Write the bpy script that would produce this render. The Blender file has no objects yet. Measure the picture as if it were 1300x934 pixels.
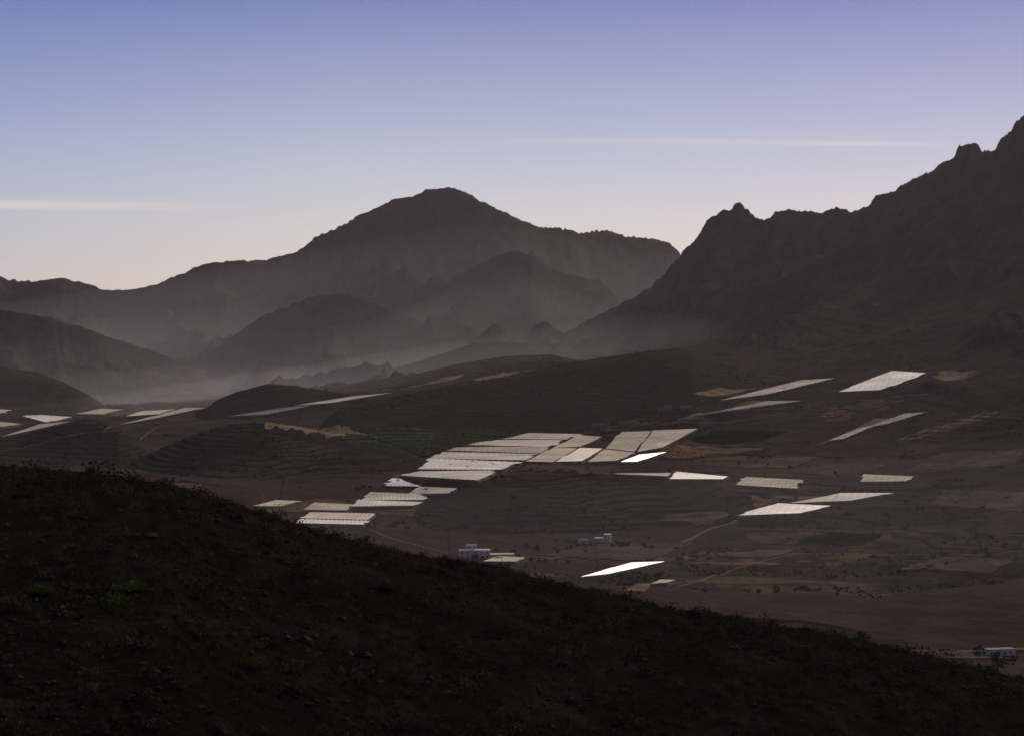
import bpy, math, numpy as np
from mathutils import Vector
F=2528.0; U0=650.0; V0=440.0; CZ=220.0
scene=bpy.context.scene
rng=np.random.default_rng(7)
# ------------------------------------------------------------ noise
def _h(ix,iy,s):
    n=(ix.astype(np.int64)*374761393+iy.astype(np.int64)*668265263+s*974634777)&0xffffffff
    n=((n^(n>>13))*1274126177)&0xffffffff
    n=n^(n>>16)
    return (n&0xffff)/65535.0*2*np.pi
def perlin(x,y,s=0):
    x0=np.floor(x);y0=np.floor(y);fx=x-x0;fy=y-y0
    u=fx*fx*fx*(fx*(fx*6-15)+10);v=fy*fy*fy*(fy*(fy*6-15)+10)
    def g(dx,dy):
        a=_h(x0+dx,y0+dy,s);return np.cos(a)*(fx-dx)+np.sin(a)*(fy-dy)
    a=g(0,0);b=g(1,0);c=g(0,1);d=g(1,1)
    return ((a+(b-a)*u)*(1-v)+(c+(d-c)*u)*v)*1.5
def fbm(x,y,o=4,s=0,gain=.5):
    t=0;a=1;n=0
    for i in range(o):
        t=t+a*perlin(x*2**i+i*17.3,y*2**i-i*9.1,s+i);n+=a;a*=gain
    return t/n
def ridged(x,y,o=4,s=0,gain=.5):
    t=0;a=1;n=0
    for i in range(o):
        t=t+a*(1-np.abs(perlin(x*2.03**i+i*7.7,y*2.03**i+i*3.1,s+i))*1.6);n+=a;a*=gain
    return t/n
def sst(a,b,x):
    t=np.clip((x-a)/(b-a),0,1);return t*t*(3-2*t)
# ------------------------------------------------------------ base valley surface (RBF through surveyed points)
ctl=[(0,532,4600),(100,520,4300),(200,526,4100),(-300,540,4300),(-700,540,4300),(0,600,2300),(200,640,1900),(-400,640,2000),
(780,548,2800),(650,590,2350),(430,662,1900),(600,700,1720),(800,722,1600),(1000,775,1350),(1200,832,1150),(650,800,1150),(200,800,1150),
(1120,485,3000),(980,497,2900),(1150,535,2600),(1040,645,2000),(1300,705,1650),(1300,560,2250),(1300,455,2900),(1300,400,3300),
(1000,462,3300),(870,470,3300),(1500,680,1600),(1500,480,2600),(1800,500,2300),(1900,700,1500),(500,497,4300),(400,508,3900),(600,468,5200),(720,440,5600),(300,520,3900),
(100,496,6500),(350,495,5200),(-400,500,6000),(600,465,7500),(1200,380,6000),(1700,380,4000),(1000,420,4800),(1250,900,1000),(1600,900,950),(500,575,2700),(350,600,2500),(900,600,2350),(1100,600,2250),(900,520,2850)]
C=np.array([((u-U0)/F*d,d,(V0-v)/F*d) for u,v,d in ctl])
def _k(r): return np.sqrt(r*r+250.0**2)
R=np.hypot(C[:,None,0]-C[None,:,0],C[:,None,1]-C[None,:,1])
n=len(C);P=np.c_[np.ones(n),C[:,0]/1000,C[:,1]/1000]
A=np.zeros((n+3,n+3));A[:n,:n]=_k(R)-np.eye(n)*12.0;A[:n,n:]=P;A[n:,:n]=P.T
W_=np.linalg.solve(A,np.r_[C[:,2],0,0,0])
def base(x,y):
    z=W_[n]+W_[n+1]*x/1000+W_[n+2]*y/1000
    for i in range(n): z=z+W_[i]*_k(np.hypot(x-C[i,0],y-C[i,1]))
    return np.clip(z,-260,300)
# ------------------------------------------------------------ ridges
RD=[
('far',1,'m',1500,1600,1.1,[(-900,330,7200),(-500,320,7200),(-250,335,7000),(-100,345,7000),(0,350,7000),(12,355,7000),(40,356,7000),(80,353,7000),(100,357,7000),(130,367,7000),(165,368,7000),(200,360,7000),(235,345,7000),(270,331,7000),(330,330,7000),(360,325,7000),(385,315,7000),(400,300,7000),(430,288,6950),(450,275,6900),(480,262,6900),(495,255,6900),(525,248,6900),(540,240,6900),(570,238,6900),(590,243,6900),(605,252,6900),(625,262,6900),(640,268,6900),(660,278,6900),(685,288,7000),(720,290,7100),(735,294,7100),(770,292,7200),(790,298,7200),(830,302,7300),(850,308,7300),(862,320,7300),(885,350,7300),(950,380,7300),(1100,400,7300),(2000,400,7300)]),
('far2',1,'m',700,900,.9,[(380,490,6000),(450,440,6000),(540,380,6050),(590,342,6100),(625,325,6100),(645,318,6100),(660,317,6100),(675,322,6100),(700,340,6150),(735,350,6200),(765,358,6200),(785,380,6200),(800,420,6200),(820,480,6200)]),
('far4',1,'m',500,700,.8,[(180,500,5700),(260,450,5700),(330,402,5700),(390,378,5750),(440,372,5750),(500,390,5750),(560,420,5700),(640,455,5600),(700,490,5600)]),
('far3',1,'m',650,900,.9,[(-600,400,5500),(-100,385,5500),(0,392,5500),(60,400,5500),(120,420,5500),(180,440,5500),(240,462,5500),(300,490,5500),(350,520,5500)]),
('right',2,'m',1000,1200,1.0,[(600,500,5600),(660,455,5600),(700,432,5500),(740,410,5400),(790,385,5300),(830,362,5200),(850,340,5150),(870,315,5100),(890,292,5050),(900,277,5000),(915,268,5000),(930,265,5000),(934,258,5000),(940,257,5000),(946,266,5000),(970,280,4950),(985,268,4900),(1010,266,4900),(1040,268,4850),(1065,263,4800),(1080,268,4800),(1095,264,4750),(1106,256,4700),(1112,247,4700),(1130,242,4650),(1150,232,4600),(1180,218,4500),(1195,210,4500),(1212,198,4500),(1218,185,4500),(1230,180,4450),(1240,180,4450),(1248,190,4450),(1265,187,4400),(1274,171,4400),(1282,166,4350),(1290,154,4350),(1300,147,4300),(1400,115,4200),(1600,90,4100),(2300,120,4000)]),
('right2',2,'m',620,800,.8,[(760,470,4700),(830,425,4600),(900,398,4500),(960,370,4400),(1010,345,4300),(1050,322,4250),(1085,308,4200),(1130,312,4150),(1165,292,4050),(1200,268,4000),(1250,245,3950),(1300,238,3900),(1500,200,3800),(2300,200,3600)]),
('right3',2,'m',700,600,.4,[(880,480,3900),(950,448,3850),(1010,425,3800),(1080,410,3750),(1150,385,3700),(1200,362,3650),(1260,335,3600),(1300,320,3550),(1500,280,3400),(2300,300,3100)]),
('saddle',3,'h',350,500,.6,[(380,500,5000),(450,480,5000),(520,462,5000),(570,446,5000),(600,436,5000),(650,434,5000),(700,440,5000),(780,436,5000),(850,440,4900),(950,450,4900),(1100,470,4900)]),
('low',3,'h',260,400,.5,[(330,530,4300),(400,498,4300),(460,484,4300),(520,476,4250),(580,462,4200),(640,452,4200),(700,450,4200),(800,470,4200),(900,500,4200)]),
('hillA',4,'h',420,500,.5,[(380,560,3100),(430,520,3100),(500,505,3100),(560,491,3150),(640,478,3200),(700,465,3200),(760,455,3200),(820,446,3200),(860,442,3200),(880,446,3200),(900,457,3250),(930,466,3300),(1000,480,3300),(1100,520,3300)]),
('hillB',4,'h',200,260,.5,[(215,560,3450),(235,535,3450),(270,510,3450),(300,497,3450),(340,487,3450),(370,489,3450),(400,493,3450),(440,500,3450),(480,515,3450),(520,540,3450)]),
('hillC',3,'h',350,400,.6,[(-700,440,4900),(-300,455,4700),(0,465,4600),(50,473,4600),(80,484,4550),(110,500,4500),(140,518,4500),(170,545,4500)]),
('hillD',4,'h',230,260,.6,[(-600,520,2700),(-200,560,2700),(0,556,2700),(50,546,2700),(85,533,2700),(120,530,2700),(150,543,2650),(180,562,2650),(230,600,2650)]),
('hillE',4,'h',260,230,.6,[(40,640,2450),(120,603,2450),(170,585,2450),(210,566,2450),(260,545,2450),(300,537,2450),(340,536,2450),(400,545,2470),(470,555,2480),(520,573,2450),(550,592,2400),(600,630,2350)]),
('hillF',4,'h',230,140,.6,[(400,720,1950),(440,690,1980),(470,667,1990),(520,644,2000),(570,624,2020),(620,605,2040),(660,597,2050),(720,596,2060),(780,602,2070),(850,606,2080),(880,614,2080),(940,625,2080),(1000,645,2080),(1050,670,2060)]),
]
PLATS=[]; TERR=[False]
def terrain(x,y,lab=False):
    b=base(x,y)+1.2*fbm(x/110,y/110,2,5)
    z=b.copy(); L=np.zeros(x.shape,int)
    u=U0+F*x/np.maximum(y,1)
    wx=x+90*fbm(x/500,y/500,2,31); wy=y+90*fbm(x/500,y/500,2,37)
    g1=ridged(wx/520,wy/900,5,11); g2=fbm(x/260,y/260,5,21); g3=fbm(x/70,y/70,5,51); g4=fbm(x/24,y/30,3,61)
    for nm,lb,kind,wf,wb,rough,pts in RD:
        p=np.array(pts,float)
        D=np.interp(u,p[:,0],p[:,2]); V=np.interp(u,p[:,0],p[:,1])
        V=V+.6*np.maximum(0,np.maximum(p[0,0]-u,u-p[-1,0]))
        Zc=(V0-V)/F*D
        dy=D-y
        s=np.where(dy>0,dy/wf,-dy/wb)
        k=sst(0,.25,s)
        amp=np.clip(Zc-b,0,None)
        if kind=='m':
            s2=s*(1+k*rough*(0.9-g1)*1.7)
            s2=np.maximum(s2,s*.35)
            g=np.exp(-1.7*s2**0.95)*(1-sst(1.2,2.6,s))
            h=b+(Zc-b)*g+k*amp*(0.20*(g1-.6)+.07*g2+.025*g3)*rough*np.exp(-s*.9)
            h=h+rough*(np.minimum(k*.8+.5,1)*11*g3+(9 if nm=='right' else 5)*g4)*(1-sst(1.5,2.6,s))
        else:
            s2=s*(1+k*rough*.5*g2)
            g=np.exp(-1.5*s2**1.7)
            h=b+(Zc-b)*g+k*np.minimum(amp,60)*.12*g2*np.exp(-s)+g*1.3*g3*np.clip(amp/20,0,1)
        m=h>z
        L=np.where(m&(Zc-b>3),lb,L)
        if kind=='m':
            q=14.0*k+.01
            z=np.maximum(z,h)+np.where(np.abs(z-h)<q,(q-np.abs(z-h))**2/(4*q),0)*(Zc-b>3)
        else: z=np.maximum(z,h)
    mt=(L==1)|(L==2)
    z=np.where(mt,z+(1.6*np.sin(2*np.pi*z/34+g2*5)+.8*np.sin(2*np.pi*z/13+g3*4))*sst(90,190,z),z)
    L=np.where((L==0)&(z>-45)&(y>2750)&(x>0),2,L)
    if TERR[0]:
        st=4.5
        zz=(z+6*fbm(x/300,y/300,2,71))/st; fr=zz-np.floor(zz); dz=(sst(.6,1,fr)-fr)*st
        tm=sst(-.1,.2,fbm(x/260,y/260,3,77)+.15)*((L==0)|(L==3)|(L==4))*sst(3000,2500,y)
        z=z+dz*.75*tm
    for (q,pl,bb,nrm) in PLATS:
        ii=(x>bb[0])&(x<bb[1])&(y>bb[2])&(y<bb[3])
        if not ii.any(): continue
        xi=x[ii];yi=y[ii]
        dmax=np.full(xi.shape,-1e9)
        for (px_,py_,nx_,ny_) in nrm: dmax=np.maximum(dmax,(xi-px_)*nx_+(yi-py_)*ny_)
        wgt=1-sst(2,22,dmax)
        z[ii]=z[ii]*(1-wgt)+(pl[0]+pl[1]*xi+pl[2]*yi)*wgt
    if lab: return z,L
    return z
# ------------------------------------------------------------ mesh helpers
def mkmesh(name,v,f,mat=None,smooth=True):
    me=bpy.data.meshes.new(name)
    v=np.asarray(v,np.float32);f=np.asarray(f,np.int32)
    k=f.shape[1]
    me.vertices.add(len(v));me.vertices.foreach_set('co',v.ravel())
    me.loops.add(f.size);me.loops.foreach_set('vertex_index',f.ravel())
    me.polygons.add(len(f));me.polygons.foreach_set('loop_start',np.arange(0,f.size,k,dtype=np.int32))
    me.polygons.foreach_set('loop_total',np.full(len(f),k,np.int32))
    me.polygons.foreach_set('use_smooth',np.full(len(f),smooth,bool))
    me.update(calc_edges=True);me.validate()
    ob=bpy.data.objects.new(name,me);scene.collection.objects.link(ob)
    if mat: me.materials.append(mat)
    return ob
def gridfaces(nr,nc):
    i=np.arange(nr-1)[:,None]*nc+np.arange(nc-1)[None,:]
    return np.stack([i,i+1,i+1+nc,i+nc],-1).reshape(-1,4)
# ------------------------------------------------------------ materials
def newmat(name,rough=.95,spec=.1):
    m=bpy.data.materials.new(name);m.use_nodes=True
    nt=m.node_tree;b=nt.nodes['Principled BSDF']
    b.inputs['Roughness'].default_value=rough;b.inputs['Specular IOR Level'].default_value=spec
    return m,nt,b
def N(nt,t,**k):
    nd=nt.nodes.new(t)
    for a,v in k.items(): setattr(nd,a,v)
    return nd
def ramp(nt,fac,stops,interp='LINEAR'):
    r=nt.nodes.new('ShaderNodeValToRGB');e=r.color_ramp.elements;r.color_ramp.interpolation=interp
    e[0].position,e[0].color=stops[0][0],(*stops[0][1],1)
    e[1].position,e[1].color=stops[-1][0],(*stops[-1][1],1)
    for p,c in stops[1:-1]:
        q=e.new(p);q.color=(*c,1)
    nt.links.new(fac,r.inputs[0]);return r.outputs[0]
def noise(nt,pos,scale,detail=6,rough=.6,vs=None):
    if vs:
        mp=N(nt,'ShaderNodeMapping');mp.inputs['Scale'].default_value=vs;nt.links.new(pos,mp.inputs[0]);pos=mp.outputs[0]
    t=N(nt,'ShaderNodeTexNoise');t.inputs['Scale'].default_value=scale;t.inputs['Detail'].default_value=detail;t.inputs['Roughness'].default_value=rough
    nt.links.new(pos,t.inputs['Vector']);return t.outputs['Fac']
def mix(nt,f,a,b,mode='MIX'):
    m=nt.nodes.new('ShaderNodeMixRGB');m.blend_type=mode
    for s,v in zip((0,1,2),(f,a,b)):
        if isinstance(v,(int,float)): m.inputs[s].default_value=v
        elif isinstance(v,tuple): m.inputs[s].default_value=(*v,1)
        else: nt.links.new(v,m.inputs[s])
    return m.outputs[0]
def bump(nt,b,h,dist,strength=1):
    bp=N(nt,'ShaderNodeBump');bp.inputs['Distance'].default_value=dist;bp.inputs['Strength'].default_value=strength
    nt.links.new(h,bp.inputs['Height']);nt.links.new(bp.outputs[0],b.inputs['Normal'])
def landmat(name,c1,c2,c3,sc=1.0,fields=False,terr=False,bumpd=6,spots=.6):
    m,nt,b=newmat(name,1,0)
    pos=N(nt,'ShaderNodeNewGeometry').outputs['Position']
    n1=noise(nt,pos,.004*sc,8,.65); n2=noise(nt,pos,.03*sc,8,.7)
    col=ramp(nt,n1,[(.35,c1),(.5,c2),(.68,c3)])
    col=mix(nt,.8,col,ramp(nt,n2,[(.3,(.4,.4,.4)),(.7,(1.6,1.5,1.45))]),'MULTIPLY')
    if fields:
        mp=N(nt,'ShaderNodeMapping');mp.inputs['Rotation'].default_value=(0,0,.45);mp.inputs['Scale'].default_value=(.008,.011,0)
        nt.links.new(pos,mp.inputs[0])
        vo=N(nt,'ShaderNodeTexVoronoi',distance='CHEBYCHEV');nt.links.new(mp.outputs[0],vo.inputs['Vector']);vo.inputs['Scale'].default_value=1
        sp=N(nt,'ShaderNodeSeparateColor');nt.links.new(vo.outputs['Color'],sp.inputs[0])
        fc=ramp(nt,sp.outputs[0],[(0,(.38,.46,.34)),(.35,(.7,.72,.68)),(.7,(1.05,.98,.92)),(.85,(1.5,1.3,1.1)),(1,(2.8,2.2,1.65))])
        col=mix(nt,.9,col,fc,'MULTIPLY')
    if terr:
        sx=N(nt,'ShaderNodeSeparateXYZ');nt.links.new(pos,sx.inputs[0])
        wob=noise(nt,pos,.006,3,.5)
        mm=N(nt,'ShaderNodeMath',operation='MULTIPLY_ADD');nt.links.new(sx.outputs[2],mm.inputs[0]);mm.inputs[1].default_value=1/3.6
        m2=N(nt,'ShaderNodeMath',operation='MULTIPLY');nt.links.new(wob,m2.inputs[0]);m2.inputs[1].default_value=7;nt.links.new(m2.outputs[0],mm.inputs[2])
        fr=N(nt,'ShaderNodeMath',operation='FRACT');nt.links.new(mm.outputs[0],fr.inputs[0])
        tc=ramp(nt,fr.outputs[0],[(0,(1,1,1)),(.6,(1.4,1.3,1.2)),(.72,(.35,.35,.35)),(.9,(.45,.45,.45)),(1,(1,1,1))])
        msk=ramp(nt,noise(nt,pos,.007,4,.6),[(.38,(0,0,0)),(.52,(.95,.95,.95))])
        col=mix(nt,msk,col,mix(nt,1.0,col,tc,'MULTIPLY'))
    vo=N(nt,'ShaderNodeTexVoronoi');vo.inputs['Scale'].default_value=.11*sc;nt.links.new(pos,vo.inputs['Vector'])
    dt=ramp(nt,vo.outputs['Distance'],[(.18,(.3,.34,.28)),(.42,(1,1,1))])
    col=mix(nt,spots,col,dt,'MULTIPLY')
    nt.links.new(col,b.inputs['Base Color'])
    bump(nt,b,n2,bumpd,.8)
    return m
M_mtn=landmat('mountain_rock',(.024,.0175,.0160),(.034,.0245,.0218),(.048,.034,.029),.6,bumpd=14,spots=.3)
M_mtn2=landmat('mountain_rock_near',(.019,.0145,.0130),(.030,.0225,.0200),(.048,.035,.030),.8,bumpd=12,spots=.4)
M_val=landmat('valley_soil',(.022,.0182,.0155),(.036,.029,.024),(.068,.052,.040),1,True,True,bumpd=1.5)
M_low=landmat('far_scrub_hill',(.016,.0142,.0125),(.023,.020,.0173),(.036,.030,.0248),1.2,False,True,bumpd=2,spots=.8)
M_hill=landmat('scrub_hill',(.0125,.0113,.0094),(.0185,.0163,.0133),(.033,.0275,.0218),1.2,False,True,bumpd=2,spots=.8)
# ------------------------------------------------------------ ray hits (survey of where each plot lies)
dd=np.geomspace(850,8500,3000)
def hit(u,v):
    x=(u-U0)/F*dd; z=(V0-v)/F*dd
    h=terrain(x,dd); ok=h>=z
    i=np.argmax(ok) if ok.any() else len(dd)-1
    return x[i],dd[i]
GH=[ # bl br tr tl
([(374,667),(462,669),(470,664),(382,662)],2),([(382,661),(470,663),(480,655),(392,653)],0),
([(446,645),(528,646),(540,639),(456,638)],2),([(458,637),(540,638),(554,630),(470,628)],0),
([(518,629),(570,630),(582,622),(530,621)],0),([(486,619),(576,621),(592,612),(500,610)],2),
([(508,609),(606,611),(632,601),(528,598)],0),([(528,597),(636,600),(662,588),(545,585)],2),([(546,584),(664,587),(684,578),(562,576)],0),
([(566,575),(686,577),(700,570),(584,568)],1),([(588,567),(700,569),(718,561),(628,560)],0),([(636,559),(718,560),(742,553),(672,552)],0),
([(668,588),(702,589),(734,571),(700,571)],1),([(702,570),(736,570),(766,556),(734,555)],1),([(704,588),(740,588),(766,571),(736,571)],0),
([(744,588),(784,588),(806,576),(768,573)],1),([(768,572),(806,575),(828,550),(788,550)],1),([(808,575),(842,571),(886,546),(828,549)],1),
([(788,589),(810,588),(848,576),(812,579)],2),
([(1062,498),(1120,499),(1178,474),(1132,474)],2),([(914,510),(975,503),(1060,482),(1015,485)],1),
([(1100,545),(1125,541),(1175,526),(1148,527)],1),
([(780,606),(850,607),(852,603),(782,602)],1),([(852,609),(918,615),(926,604),(856,602)],2),([(932,618),(1010,623),(1020,612),(946,608)],1),
([(1090,614),(1152,614),(1160,607),(1098,605)],1),([(934,657),(1020,655),(1055,644),(985,642)],2),([(1000,641),(1080,639),(1135,628),(1068,629)],0),
([(735,736),(775,733),(845,716),(800,718)],2),([(612,716),(655,717),(668,711),(630,710)],1),
([(28,530),(58,537),(92,531),(50,527)],2),([(-30,520),(2,526),(14,522),(-20,518)],0),
([(150,539),(205,535),(262,517),(235,519)],1),([(158,530),(200,527),(222,521),(180,523)],0),
([(372,517),(420,513),(500,500),(450,504)],1),([(290,531),(340,527),(400,517),(360,518)],1),
([(880,528),(945,525),(1022,509),(975,511)],1),([(1050,562),(1072,559),(1110,543),(1092,545)],1),([(0,556),(45,549),(92,536),(50,540)],1),
([(320,645),(356,646),(384,639),(350,638)],1),([(385,650),(440,651),(448,643),(398,641)],1),([(826,745),(848,744),(858,740),(838,740)],1),
([(-40,541),(-5,545),(28,539),(-10,536)],1),([(96,527),(130,527),(158,521),(128,520)],1),
]
FD=[([(862,531),(880,530),(975,509),(950,510)],'d'),([(1035,566),(1050,562),(1150,528),(1110,532)],'d'),([(1135,560),(1160,558),(1270,523),(1245,524)],'d'),
([(600,482),(615,482),(660,472),(640,472)],'d'),([(505,494),(530,490),(590,476),(560,480)],'d'),([(1180,481),(1225,481),(1245,473),(1195,472)],'d'),
([(335,540),(440,556),(480,557),(370,540)],'d'),
([(505,571),(552,576),(672,550),(600,545)],'g'),([(430,563),(500,566),(560,546),(470,545)],'g'),([(660,598),(760,600),(780,591),(668,590)],'b'),([(300,648),(420,652),(442,634),(400,634)],'b'),
([(790,750),(818,751),(836,741),(812,741)],'d'),([(680,705),(820,712),(880,690),(760,690)],'b'),([(1000,600),(1080,604),(1130,590),(1040,588)],'b'),
([(880,500),(905,503),(960,493),(915,492)],'d'),([(830,540),(900,541),(990,531),(890,531)],'b'),([(1120,826),(1200,836),(1290,836),(1190,824)],'b'),
([(1150,600),(1290,590),(1300,570),(1190,575)],'b'),([(870,590),(1000,595),(1040,580),(900,575)],'b'),([(1180,640),(1300,650),(1300,625),(1200,622)],'b'),
([(1090,480),(1150,470),(1180,466),(1120,472)],'b'),([(700,553),(760,550),(850,536),(800,536)],'b'),
([(870,560),(960,562),(1000,548),(905,547)],'g'),([(1010,690),(1090,692),(1120,680),(1050,678)],'g'),([(930,708),(990,706),(1010,698),(960,698)],'b'),([(1060,520),(1100,520),(1150,508),(1110,508)],'b'),
([(830,660),(900,664),(930,650),(880,648)],'b'),([(1140,720),(1260,724),(1290,708),(1190,706)],'b')]
gh=[(np.array([hit(*p) for p in px]),k) for px,k in GH]
fd=[(np.array([hit(*p) for p in px]),k) for px,k in FD]
plats=[]
for q,k in gh:
    z=terrain(q[:,0],q[:,1]); Am=np.c_[np.ones(4),q]; pl=np.linalg.lstsq(Am,z,rcond=None)[0]
    cen=q.mean(0);nr=[]
    for i in range(4):
        a=q[i];b2=q[(i+1)%4];e=b2-a;e=e/(np.linalg.norm(e)+1e-9);nn=np.array([e[1],-e[0]])
        if np.dot(nn,cen-a)>0: nn=-nn
        nr.append((a[0],a[1],nn[0],nn[1]))
    plats.append((q,pl,(q[:,0].min()-24,q[:,0].max()+24,q[:,1].min()-24,q[:,1].max()+24),nr))
PLATS.extend(plats); TERR[0]=True
# ------------------------------------------------------------ build main terrain
us=np.unique(np.r_[np.linspace(-1000,-60,120),np.linspace(-60,1360,1150),np.linspace(1360,2300,120)])
ds=np.unique(np.r_[np.geomspace(800,3400,760),np.geomspace(3400,9800,420)])
UU,DD=np.meshgrid(us,ds)
X=(UU-U0)/F*DD; Y=DD
Z,L=terrain(X,Y,True)
V=np.stack([X,Y,Z+CZ],-1).reshape(-1,3)
Fc=gridfaces(len(ds),len(us)); lab=L.ravel()[Fc[:,0]]
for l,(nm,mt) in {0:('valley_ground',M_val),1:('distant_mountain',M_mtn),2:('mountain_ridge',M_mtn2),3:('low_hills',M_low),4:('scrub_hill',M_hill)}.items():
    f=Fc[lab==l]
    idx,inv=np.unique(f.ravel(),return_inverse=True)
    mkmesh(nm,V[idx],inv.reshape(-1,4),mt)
ob=mkmesh('ground',[(-30000,-8000,-90),(30000,-8000,-90),(30000,40000,-90),(-30000,40000,-90)],[(0,1,2,3)],M_val)
# ------------------------------------------------------------ greenhouses & fields
def ghmat(name,col,rough,spec):
    m,nt,b=newmat(name,rough,spec)
    pos=N(nt,'ShaderNodeNewGeometry').outputs['Position']
    n1=noise(nt,pos,.02,6,.65);n2=noise(nt,pos,.4,4,.6)
    c=ramp(nt,n1,[(.3,tuple(k*.5 for k in col)),(.68,col)])
    mp=N(nt,'ShaderNodeMapping');mp.inputs['Rotation'].default_value=(0,0,.25);nt.links.new(pos,mp.inputs[0])
    br=N(nt,'ShaderNodeTexBrick');nt.links.new(mp.outputs[0],br.inputs['Vector'])
    br.inputs['Scale'].default_value=1;br.inputs['Brick Width'].default_value=60;br.inputs['Row Height'].default_value=27;br.inputs['Mortar Size'].default_value=.6;br.inputs['Mortar Smooth'].default_value=.6
    br.inputs['Color1'].default_value=(1.0,1.0,1.0,1);br.inputs['Color2'].default_value=(.7,.69,.66,1);br.inputs['Mortar'].default_value=(.5,.47,.43,1)
    c=mix(nt,.85,c,br.outputs['Color'],'MULTIPLY')
    w=N(nt,'ShaderNodeTexWave');w.inputs['Scale'].default_value=.04;w.inputs['Distortion'].default_value=.3
    nt.links.new(mp.outputs[0],w.inputs[0])
    c=mix(nt,.35,c,ramp(nt,w.outputs['Fac'],[(.1,(.65,.65,.65)),(.4,(1,1,1))]),'MULTIPLY')
    nt.links.new(c,b.inputs['Base Color']);bump(nt,b,n2,.15,.4)
    return m
G_w=ghmat('greenhouse_film',(.62,.54,.42),.6,.12)
G_t=ghmat('greenhouse_dusty_net',(.46,.39,.29),.75,.06)
G_b=ghmat('greenhouse_pale_glare_film',(.84,.77,.66),.5,.22)  # palest film; on some roofs the brighter colour stands in for sun glare
G_s=ghmat('wall_net',(.18,.155,.13),.9,.0)
GM=[G_w,G_t,G_b]
D_f=landmat('dry_field',(.08,.06,.042),(.14,.105,.068),(.24,.18,.115),8,False,False,.5,.95)
D_g=landmat('green_crop',(.020,.029,.012),(.029,.043,.017),(.042,.06,.024),8,False,False,.5,.9)
D_b=landmat('tilled_soil',(.034,.026,.021),(.054,.041,.032),(.09,.067,.05),6,False,False,.5,.6)
M_road=landmat('dirt_track',(.07,.057,.046),(.095,.077,.062),(.12,.098,.078),8,False,False,.3,.3)
DM={'d':('dry_field',D_f),'g':('orchard_field',D_g),'b':('tilled_field',D_b)}
def patch(name,c,h,mat,rib=0,nu=28,nv=20,wall=None,pl=None):
    s=np.linspace(0,1,nu);t=np.linspace(0,1,nv);S,T=np.meshgrid(s,t)
    q=int(abs(c[0,0])*7)%97
    if pl is None:   # ragged field margins
        S=S+.05*fbm(T*6,S*3,3,q);T=T+.12*fbm(S*7,T*2,3,q+5)
    else:            # spans of unequal length
        rr=np.random.default_rng(q);o1=rr.uniform(-.035,.035,5);o2=rr.uniform(-.04,.03,5);bi=np.minimum((T*4.999).astype(int),4)
        S=S*(1-o1[bi]+o2[bi])+o1[bi]
    Pq=((1-S)*(1-T))[...,None]*c[0]+(S*(1-T))[...,None]*c[1]+(S*T)[...,None]*c[2]+((1-S)*T)[...,None]*c[3]
    x=Pq[...,0];y=Pq[...,1]
    g=(pl[0]+pl[1]*x+pl[2]*y) if pl is not None else terrain(x,y)
    z=g+h
    if rib: z=z+rib*(np.arange(nu)%2)[None,:]
    v=np.stack([x,y,z+CZ],-1).reshape(-1,3);f=gridfaces(nv,nu)
    ring=np.r_[np.arange(nu),np.arange(1,nv)*nu+nu-1,(nv-1)*nu+np.arange(nu-2,-1,-1),np.arange(nv-2,0,-1)*nu]
    lo=v[ring].copy();lo[:,2]=terrain(v[ring,0],v[ring,1])+CZ-2.5
    k=len(ring);b0=len(v)
    wf=[(ring[i],b0+i,b0+(i+1)%k,ring[(i+1)%k]) for i in range(k)]
    ob=mkmesh(name,np.r_[v,lo],np.r_[f,np.array(wf)],mat,smooth=False)
    if wall:
        ob.data.materials.append(wall)
        mi=np.zeros(len(f)+k,np.int32);mi[len(f):]=1;ob.data.polygons.foreach_set('material_index',mi)
    return ob
for (c,k),p in zip(gh,plats): patch('greenhouse',c,2.5,GM[k],.3,34,26,G_s,p[1])
for c,k in fd: patch(DM[k][0],c,.7,DM[k][1],0,60,50)
def road(px,w):
    p=np.array([hit(*q) for q in px]);t=np.arange(len(p));tt=np.linspace(0,len(p)-1,len(p)*40)
    x=np.interp(tt,t,p[:,0]);y=np.interp(tt,t,p[:,1])
    for _ in range(60):
        x[1:-1]=(x[:-2]+x[2:]+2*x[1:-1])/4;y[1:-1]=(y[:-2]+y[2:]+2*y[1:-1])/4
    dx=np.gradient(x);dy=np.gradient(y);L_=np.hypot(dx,dy)+1e-6
    rows=[]
    for o_ in (-w/2,0,w/2):
        a=x-dy/L_*o_;b_=y+dx/L_*o_;rows.append(np.c_[a,b_,terrain(a,b_)+CZ+.4])
    mkmesh('dirt_road',np.concatenate(rows),gridfaces(3,len(x)),M_road)
for px,w in [([(655,714),(720,706),(790,708),(860,692),(900,672),(935,660)],3.5),([(1170,838),(1220,827),(1330,822)],7),([(860,745),(930,722),(1010,702),(1100,704),(1330,700)],2.2),
 ([(470,672),(560,700),(650,716)],2.5),([(880,515),(960,520),(1050,510),(1180,500)],3),([(780,596),(850,598),(940,602),(1080,604),(1180,598),(1330,590)],3),([(-20,575),(60,560),(140,548),(200,540),(280,534)],3)]: road(px,w)
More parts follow.
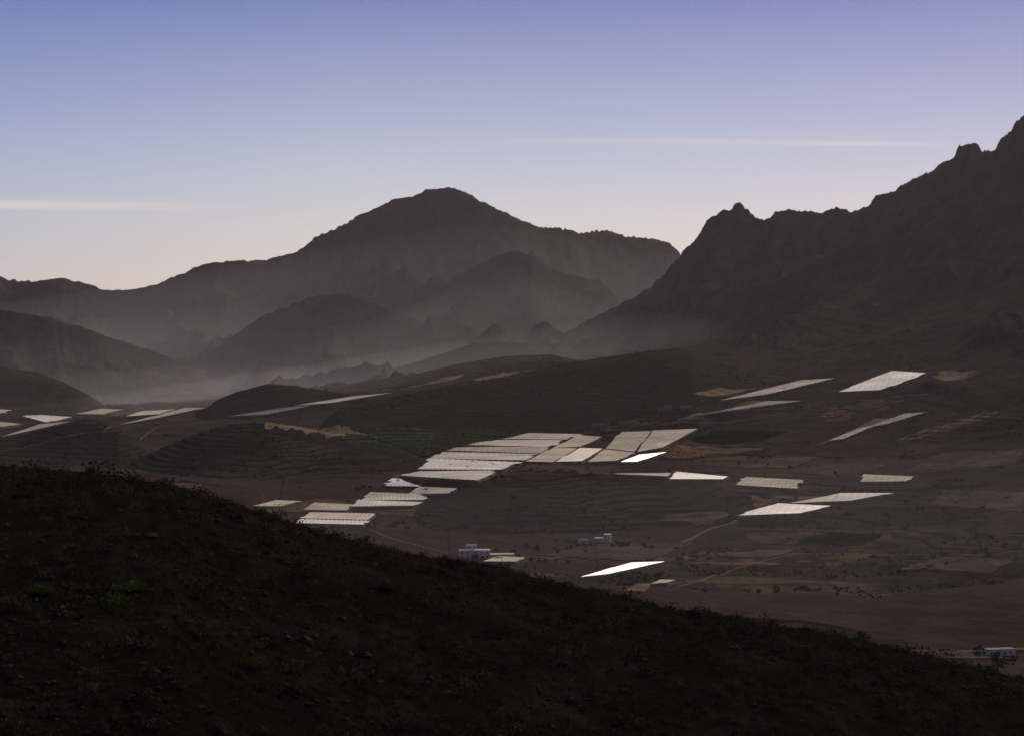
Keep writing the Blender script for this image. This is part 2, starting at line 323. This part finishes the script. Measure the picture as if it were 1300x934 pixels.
# ------------------------------------------------------------ buildings
def plain(name,c,r=.8):
    m,nt,b=newmat(name,r,.05);pos=N(nt,'ShaderNodeNewGeometry').outputs['Position']
    nt.links.new(ramp(nt,noise(nt,pos,.5,5,.6),[(.3,tuple(k*.8 for k in c)),(.7,c)]),b.inputs['Base Color']);return m
Wm=plain('white_render',(.42,.375,.33));Gm=plain('window_glass',(.06,.055,.055),.3);Tm=plain('roof_tile',(.16,.07,.045));Sm=plain('stone_wall',(.14,.115,.095))
def boxes(name,bs,mat,parent):
    v=[];f=[]
    for (x0,x1,y0,y1,z0,z1) in bs:
        b=len(v);v+=[(x0,y0,z0),(x1,y0,z0),(x1,y1,z0),(x0,y1,z0),(x0,y0,z1),(x1,y0,z1),(x1,y1,z1),(x0,y1,z1)]
        f+=[tuple(b+i for i in q) for q in ((0,3,2,1),(4,5,6,7),(0,1,5,4),(1,2,6,5),(2,3,7,6),(3,0,4,7))]
    o=mkmesh(name,v,f,mat,False);o.parent=parent;return o
def house(name,u,v,blocks,rot=0,wall=Wm,roof=Sm,step=3.1):
    x,y=hit(u,v);z=float(terrain(np.array([x]),np.array([y]))[0])+CZ
    e=bpy.data.objects.new(name,None);scene.collection.objects.link(e);e.location=(x,y,z);e.rotation_euler=(0,0,rot)
    wl=[];wn=[];pr=[]
    for (a,b,c,d,fl) in blocks:
        H=3.2*fl;wl.append((a,b,c,d,-4,H));pr.append((a-.25,b+.25,c-.25,d+.25,H+.003,H+.45))
        for k in range(fl):
            q=a+1.2
            while q+1.6<b: wn.append((q,q+1.2,c-.06,c+.05,k*3.2+1,k*3.2+2.3));q+=step
    boxes('walls',wl,wall,e);boxes('windows',wn,Gm,e);boxes('roof_parapet',pr,roof,e)
house('white_farm_building',616,709,[(-20,-9,2,9,2),(-8.9,4,0,10,2),(4.1,12,-2,8,1),(12.1,23,-1,8,1),(-14,-6,10.1,14,3)],.1,Wm,Wm,4.3)
house('white_house',765,688,[(-7,1,0,8,1),(1.1,7,1,9,2)],-.1,Wm,Wm)
house('white_house',742,690,[(-4,2,0,6,1),(2.1,5,1,5,1)],.3,Wm,Sm)
house('white_house',1272,832,[(-8,0,0,6,1),(.1,8,0,6,1)],.2,Wm,Sm)
house('farmhouse',845,521,[(-10,0,0,8,1),(.1,9,1,9,2)],.1,Sm,Tm)
house('farmhouse',872,519,[(-8,0,0,8,1),(.1,6,1,9,1)],.2,Sm,Tm)
house('farmhouse',765,541,[(-14,0,0,8,1),(.1,12,1,9,1)],.1,Tm,Sm)
house('farmhouse',795,540,[(-9,0,0,8,1),(.1,12,1,9,2)],-.1,Sm,Tm)
# ------------------------------------------------------------ leaf-clump vegetation
def clumps(name,pos,rad,nl,leaf,mat,hz=.8,seed=1):
    r=np.random.default_rng(seed);n=len(pos)
    d=r.normal(size=(n,nl,3));d/=np.linalg.norm(d,axis=2,keepdims=True)
    d[...,2]=np.abs(d[...,2])
    rr=(r.random((n,nl,1))**.45)*(0.75+.5*r.random((n,nl,1)))
    lob=1+.35*np.sin(d[...,0:1]*4+r.random((n,1,1))*6)*np.cos(d[...,1:2]*5+r.random((n,1,1))*6)
    c=pos[:,None,:]+d*rr*lob*rad[:,None,None]*np.array([1,1,hz])
    a=r.normal(size=(n,nl,3));a/=np.linalg.norm(a,axis=2,keepdims=True)
    b=np.cross(a,r.normal(size=(n,nl,3)));b/=np.linalg.norm(b,axis=2,keepdims=True)+1e-9
    L_=(leaf*rad[:,None,None])*(.6+.8*r.random((n,nl,1)))
    v=np.stack([c-a*L_,c+b*L_*.5,c+a*L_,c-b*L_*.5],2).reshape(-1,3)
    return mkmesh(name,v,np.arange(len(v)).reshape(-1,4),mat,False)
def leafmat(name,c1,c2,sc):
    m,nt,b=newmat(name,.8,0);pos=N(nt,'ShaderNodeNewGeometry').outputs['Position']
    nt.links.new(ramp(nt,noise(nt,pos,sc,3,.6),[(.35,c1),(.65,c2)]),b.inputs['Base Color']);return m
V_d=leafmat('distant_foliage',(.012,.014,.008),(.026,.028,.015),.02)
S_d=leafmat('dry_shrub_leaf',(.016,.0135,.009),(.085,.062,.036),.5)
S_g=leafmat('green_shrub_leaf',(.04,.055,.010),(.085,.11,.016),.8)
k=30000
u=rng.uniform(-80,1400,k);d=1000*np.exp(rng.random(k)*1.45)
x=(u-U0)/F*d;den=fbm(x/120,d/120,3,91)
z,l=terrain(x,d,True)
keep=(den>-.02)&((l==0)|(l>=3));x,d,z=x[keep],d[keep],z[keep]
from mathutils.geometry import intersect_point_quad_2d as ipq
quads=[[Vector(p) for p in q] for q,_ in gh]+[[Vector(p) for p in q] for q,mm in fd if mm!='b']
ok=np.array([not any(ipq(Vector((a,b)),*q) for q in quads) for a,b in zip(x,d)])
x,d,z=x[ok],d[ok],z[ok]
clumps('distant_scrub',np.c_[x,d,z+CZ],rng.gamma(2.5,.34,len(x))+.4,20,.42,V_d,1.0,3)
tp=[]
for uu,vv,nn,sp in [(613,712,24,26),(762,690,16,16),(850,522,16,30),(780,542,16,30),(1272,834,12,14),(700,696,14,30),(860,690,12,40),(940,600,16,60),(1040,652,8,15),(900,495,14,60),(660,590,14,50),(500,625,12,40)]:
    hx,hy=hit(uu,vv)
    for _ in range(nn): tp.append((hx+rng.normal()*sp,hy+rng.normal()*sp-8))
tp=np.array(tp);tz=terrain(tp[:,0],tp[:,1])
clumps('farm_trees',np.c_[tp,tz+CZ+1],rng.uniform(1.2,2.8,len(tp)),70,.28,V_d,1.2,9)
LO=leafmat('orchard_leaf',(.019,.030,.011),(.032,.049,.017),.05)
op=[]
for c in [q for q,mm in fd if mm=='g']:
    S,T=np.meshgrid(np.linspace(.02,.98,55),np.linspace(.04,.96,16))
    Pq=((1-S)*(1-T))[...,None]*c[0]+(S*(1-T))[...,None]*c[1]+(S*T)[...,None]*c[2]+((1-S)*T)[...,None]*c[3]
    op.append(Pq.reshape(-1,2)+rng.normal(size=(S.size,2))*.8)
op=np.concatenate(op)
clumps('orchard_trees',np.c_[op,terrain(op[:,0],op[:,1])+CZ+.8],rng.uniform(1.0,1.9,len(op)),40,.32,LO,1.0,19)
# ------------------------------------------------------------ foreground hillside
fp=np.array([(-600,560,255),(-200,578,258),(0,592,260),(60,598,260),(130,604,260),(200,613,260),(240,623,260),(290,640,260),(340,656,258),(400,674,256),(450,690,255),(500,702,254),(560,714,254),(620,725,253),(700,741,252),(760,753,252),(800,764,250),(860,778,250),(920,788,250),(980,798,250),(1050,812,250),(1120,827,250),(1190,841,250),(1300,872,250),(1500,920,250),(1900,1020,250)],float)
def fore(x,y):
    u=U0+F*x/np.maximum(y,20)
    D=np.interp(u,fp[:,0],fp[:,2]);Vv=np.interp(u,fp[:,0],fp[:,1])
    Zc=(V0-Vv)/F*D;dy=D-y
    z=np.where(dy>0,Zc-.03*dy-dy**2*.0011,Zc-.03*(-dy)-dy**2*.006)
    z=np.where(dy<-60,Zc-1.8-21.6+(dy+60)*.65,z)
    z=z+.9*fbm(x/22,y/22,3,201)*1.0+.4*fbm(x/5,y/5,3,211)+.2*np.abs(fbm(x/1.3,y/1.3,3,221))
    return z
xs=np.linspace(-110,120,900);ys=np.concatenate([np.linspace(60,130,120)[:-1],np.linspace(130,300,640)[:-1],np.linspace(300,620,120)])
XX,YY=np.meshgrid(xs,ys);ZZ=fore(XX,YY)
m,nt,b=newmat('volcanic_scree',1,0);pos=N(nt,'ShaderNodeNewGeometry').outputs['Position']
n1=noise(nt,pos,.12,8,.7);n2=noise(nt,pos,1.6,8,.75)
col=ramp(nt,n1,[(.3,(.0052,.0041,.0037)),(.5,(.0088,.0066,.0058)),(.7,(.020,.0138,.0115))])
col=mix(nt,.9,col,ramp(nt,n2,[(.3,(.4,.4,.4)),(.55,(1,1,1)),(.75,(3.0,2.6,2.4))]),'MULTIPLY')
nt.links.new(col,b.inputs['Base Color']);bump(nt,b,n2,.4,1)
mkmesh('foreground_hillside',np.stack([XX,YY,ZZ+CZ],-1).reshape(-1,3),gridfaces(len(ys),len(xs)),m)
def fpos(k,y0=135,y1=285):
    y=np.sqrt(rng.uniform(y0**2,y1**2,k));x=(rng.uniform(-80,1380,k)-U0)/F*y
    return x,y
x,y=fpos(8500);q=fbm(x/12,y/12,3,301)>-.16;x,y=x[q],y[q]
clumps('desert_shrubs',np.c_[x,y,fore(x,y)+CZ],rng.gamma(1.6,.23,len(x))+.12,100,.12,S_d,.85,5)
x,y=fpos(14000);s=rng.gamma(1.5,.07,len(x))+.04
o=np.array([(1,0,0),(-1,0,0),(0,1,0),(0,-1,0),(0,0,1),(0,0,-1),(.6,.6,.5),(-.6,.6,.5),(-.6,-.6,.5),(.6,-.6,.5)],float)
of=np.array([(0,6,9),(9,6,4),(0,2,6),(6,2,4),(2,7,4),(2,1,7),(7,1,8),(7,8,4),(1,3,8),(8,3,4),(3,9,4),(3,0,9)])
vv=o[None]*(.6+.8*rng.random((len(x),len(o),1)))*s[:,None,None]*np.array([1.2,1.2,.8])
vv=vv+np.c_[x,y,fore(x,y)+CZ][:,None,:]
ff=of[None]+(np.arange(len(x))*len(o))[:,None,None]
mr,nt,b=newmat('basalt_rock',.95,0);pos=N(nt,'ShaderNodeNewGeometry').outputs['Position']
nt.links.new(ramp(nt,noise(nt,pos,.9,4,.6),[(.3,(.012,.0095,.008)),(.7,(.045,.032,.026))]),b.inputs['Base Color'])
mkmesh('scattered_rocks',vv.reshape(-1,3),ff.reshape(-1,3),mr,False)
def fhit(u,v):
    d=np.linspace(90,300,2000);x=(u-U0)/F*d;h=fore(x,d);i=np.argmax(h>=(V0-v)/F*d);return x[i],d[i],h[i]+CZ
for uu,vv_,r_ in [(165,742,1.15),(50,746,1.0),(145,762,1.2),(325,838,.9),(490,742,.8),(30,625,1.2),(275,634,1.3),(345,654,.9),(580,712,.9),(45,606,1.1),(880,776,.9),(120,606,.9),(215,618,.8),(420,680,.8),(660,733,.7),(1010,805,.8)]:
    p=np.array([fhit(uu,vv_+6)]);pp=np.r_[p,p+[[r_*.6,.2,0]],p-[[r_*.5,.1,0]]]
    g_=uu in (165,50,145,325)
    clumps('green_shrub' if g_ else 'dry_shrub',pp,np.array([r_,r_*.7,r_*.75]),420,.11,S_g if g_ else S_d,.85,int(uu))
# ------------------------------------------------------------ haze (real scattering air, thinning towards its edges)
def hazemat(name,dens,g=.3,col=(.95,.90,.98)):
    m=bpy.data.materials.new(name);m.use_nodes=True;nt=m.node_tree;nt.nodes.remove(nt.nodes['Principled BSDF'])
    s=N(nt,'ShaderNodeVolumeScatter');s.inputs['Color'].default_value=(*col,1);s.inputs['Density'].default_value=dens;s.inputs['Anisotropy'].default_value=g
    nt.links.new(s.outputs[0],nt.nodes['Material Output'].inputs['Volume']);return m
bpy.ops.mesh.primitive_cube_add(size=2,location=(0,5000,700));o=bpy.context.object;o.name='atmosphere_haze';o.scale=(14000,9000,1000);o.data.materials.append(hazemat('haze_air',.95e-5))
def tent(name,dens,cx,cy,rx,ry,zb,h,pw=1.5):
    nr,ns=28,72;v=[];rs=np.linspace(0,1,nr)
    for r in rs[1:]:
        for j in range(ns):
            a=2*math.pi*j/ns;v.append((cx+rx*r*math.cos(a),cy+ry*r*math.sin(a),zb+CZ+h*(1-r)**pw+(2 if r<1 else 0)))
    for j in range(ns):
        a=2*math.pi*j/ns;v.append((cx+rx*math.cos(a),cy+ry*math.sin(a),zb+CZ-20))
    top=len(v);v.append((cx,cy,zb+CZ+h+2));bot=len(v);v.append((cx,cy,zb+CZ-20))
    f=[]
    for i in range(nr-1):
        for j in range(ns):
            a=i*ns+j;b_=i*ns+(j+1)%ns;f.append((a,a+ns,b_+ns,b_))
    me=bpy.data.meshes.new(name)
    tri=[(top,j,(j+1)%ns) for j in range(ns)]+[(bot,(nr-1)*ns+(j+1)%ns,(nr-1)*ns+j) for j in range(ns)]
    me.from_pydata(v,[],f+tri);me.update();me.materials.append(hazemat(name+'_air',dens))
    ob=bpy.data.objects.new(name,me);scene.collection.objects.link(ob)
tent('valley_haze',4.6e-5,-100,6300,5600,3500,-320,720)
tent('valley_haze',5.6e-5,-700,5900,4600,2800,-270,420)
tent('valley_haze',8.0e-5,0,5700,1800,1700,-270,500)
tent('valley_floor_mist',9.5e-5,-700,5000,3600,2000,-240,200,1.2)
tent('hill_mist',1.5e-4,300,4350,2100,950,-210,290,1.2)
tent('hollow_mist',4.5e-5,350,1600,1900,1100,-225,150,1.5)
# ------------------------------------------------------------ sun, world
EL=math.radians(29);AZ=math.radians(26)
S=Vector((math.sin(AZ)*math.cos(EL),math.cos(AZ)*math.cos(EL),math.sin(EL)))
sl=bpy.data.lights.new('sun','SUN');sl.energy=4.3;sl.angle=math.radians(.5);sl.color=(1,.86,.71)
so=bpy.data.objects.new('sun',sl);scene.collection.objects.link(so);so.rotation_euler=S.to_track_quat('Z','Y').to_euler();so.location=(0,0,1500)
w=bpy.data.worlds.new('World');scene.world=w;w.use_nodes=True;nt=w.node_tree
bg=nt.nodes['Background']
sky=N(nt,'ShaderNodeTexSky');sky.sky_type='NISHITA';sky.sun_disc=False;sky.sun_elevation=EL;sky.sun_rotation=AZ
tc=N(nt,'ShaderNodeTexCoord').outputs['Generated']
sx=N(nt,'ShaderNodeSeparateXYZ');nt.links.new(tc,sx.inputs[0])
rc=ramp(nt,sx.outputs[2],[(0,(.88,.66,.50)),(.03,(.80,.65,.56)),(.06,(.67,.62,.62)),(.085,(.53,.55,.65)),(.115,(.38,.43,.62)),(.175,(.15,.20,.49)),(.4,(.10,.115,.24)),(1,(.06,.075,.15))])
sc=mix(nt,1.0,sky.outputs[0],(.05,.05,.05),'MULTIPLY')
col=mix(nt,.93,sc,rc)
def mth(op,a,b=None,c=None):
    q=N(nt,'ShaderNodeMath',operation=op)
    for i,v in enumerate((a,b,c)):
        if v is None: continue
        if isinstance(v,(int,float)): q.inputs[i].default_value=v
        else: nt.links.new(v,q.inputs[i])
    return q.outputs[0]
# bluer sky away from the sun's side
col=mix(nt,1.0,col,ramp(nt,mth('MULTIPLY_ADD',sx.outputs[0],1.0,.5),[(.2,(.72,.80,.95)),(.42,(.98,.99,1.0)),(.6,(1.03,1.0,1.02)),(.8,(1.1,1.0,1.04))]),'MULTIPLY')
yy=mth('MAXIMUM',sx.outputs[1],.01);tx=mth('DIVIDE',sx.outputs[0],yy);tz=mth('DIVIDE',sx.outputs[2],yy)
nz=noise(nt,tc,6,5,.6,vs=(1,1,12))
def streak(tz0,slope,wd,xa,xb,xc,xd,amp):
    e=mth('SUBTRACT',tz,mth('MULTIPLY_ADD',tx,slope,tz0));e=mth('DIVIDE',e,wd);e=mth('MULTIPLY',e,e)
    g=mth('DIVIDE',1,mth('ADD',1,mth('MULTIPLY',e,e)))
    def ms(a,b):
        q=N(nt,'ShaderNodeMapRange',interpolation_type='SMOOTHSTEP');nt.links.new(tx,q.inputs[0]);q.inputs[1].default_value=a;q.inputs[2].default_value=b;return q.outputs[0]
    return mth('MULTIPLY',mth('MULTIPLY',g,amp),mth('MULTIPLY',mth('MULTIPLY',ms(xa,xb),mth('SUBTRACT',1,ms(xc,xd))),mth('MULTIPLY_ADD',nz,1.6,0.0)))
st=mth('ADD',streak(.0685,-.010,.0019,-.6,-.3,-.24,-.12,.65),mth('ADD',streak(.1035,-.008,.0013,-.06,.1,.17,.235,.26),streak(.1032,-.010,.0009,.12,.17,.20,.23,.25)))
col=mix(nt,st,col,(.88,.74,.62))
nt.links.new(col,bg.inputs['Color']);bg.inputs['Strength'].default_value=1.0
# ------------------------------------------------------------ camera
cd=bpy.data.cameras.new('camera');co=bpy.data.objects.new('camera',cd);scene.collection.objects.link(co)
cd.sensor_width=36;cd.lens=36*F/1300;cd.shift_y=-27/1300;cd.clip_start=1;cd.clip_end=60000
co.location=(0,0,CZ);co.rotation_euler=(math.radians(90),0,0);scene.camera=co
scene.view_settings.view_transform='Standard';scene.view_settings.look='None';scene.view_settings.exposure=0
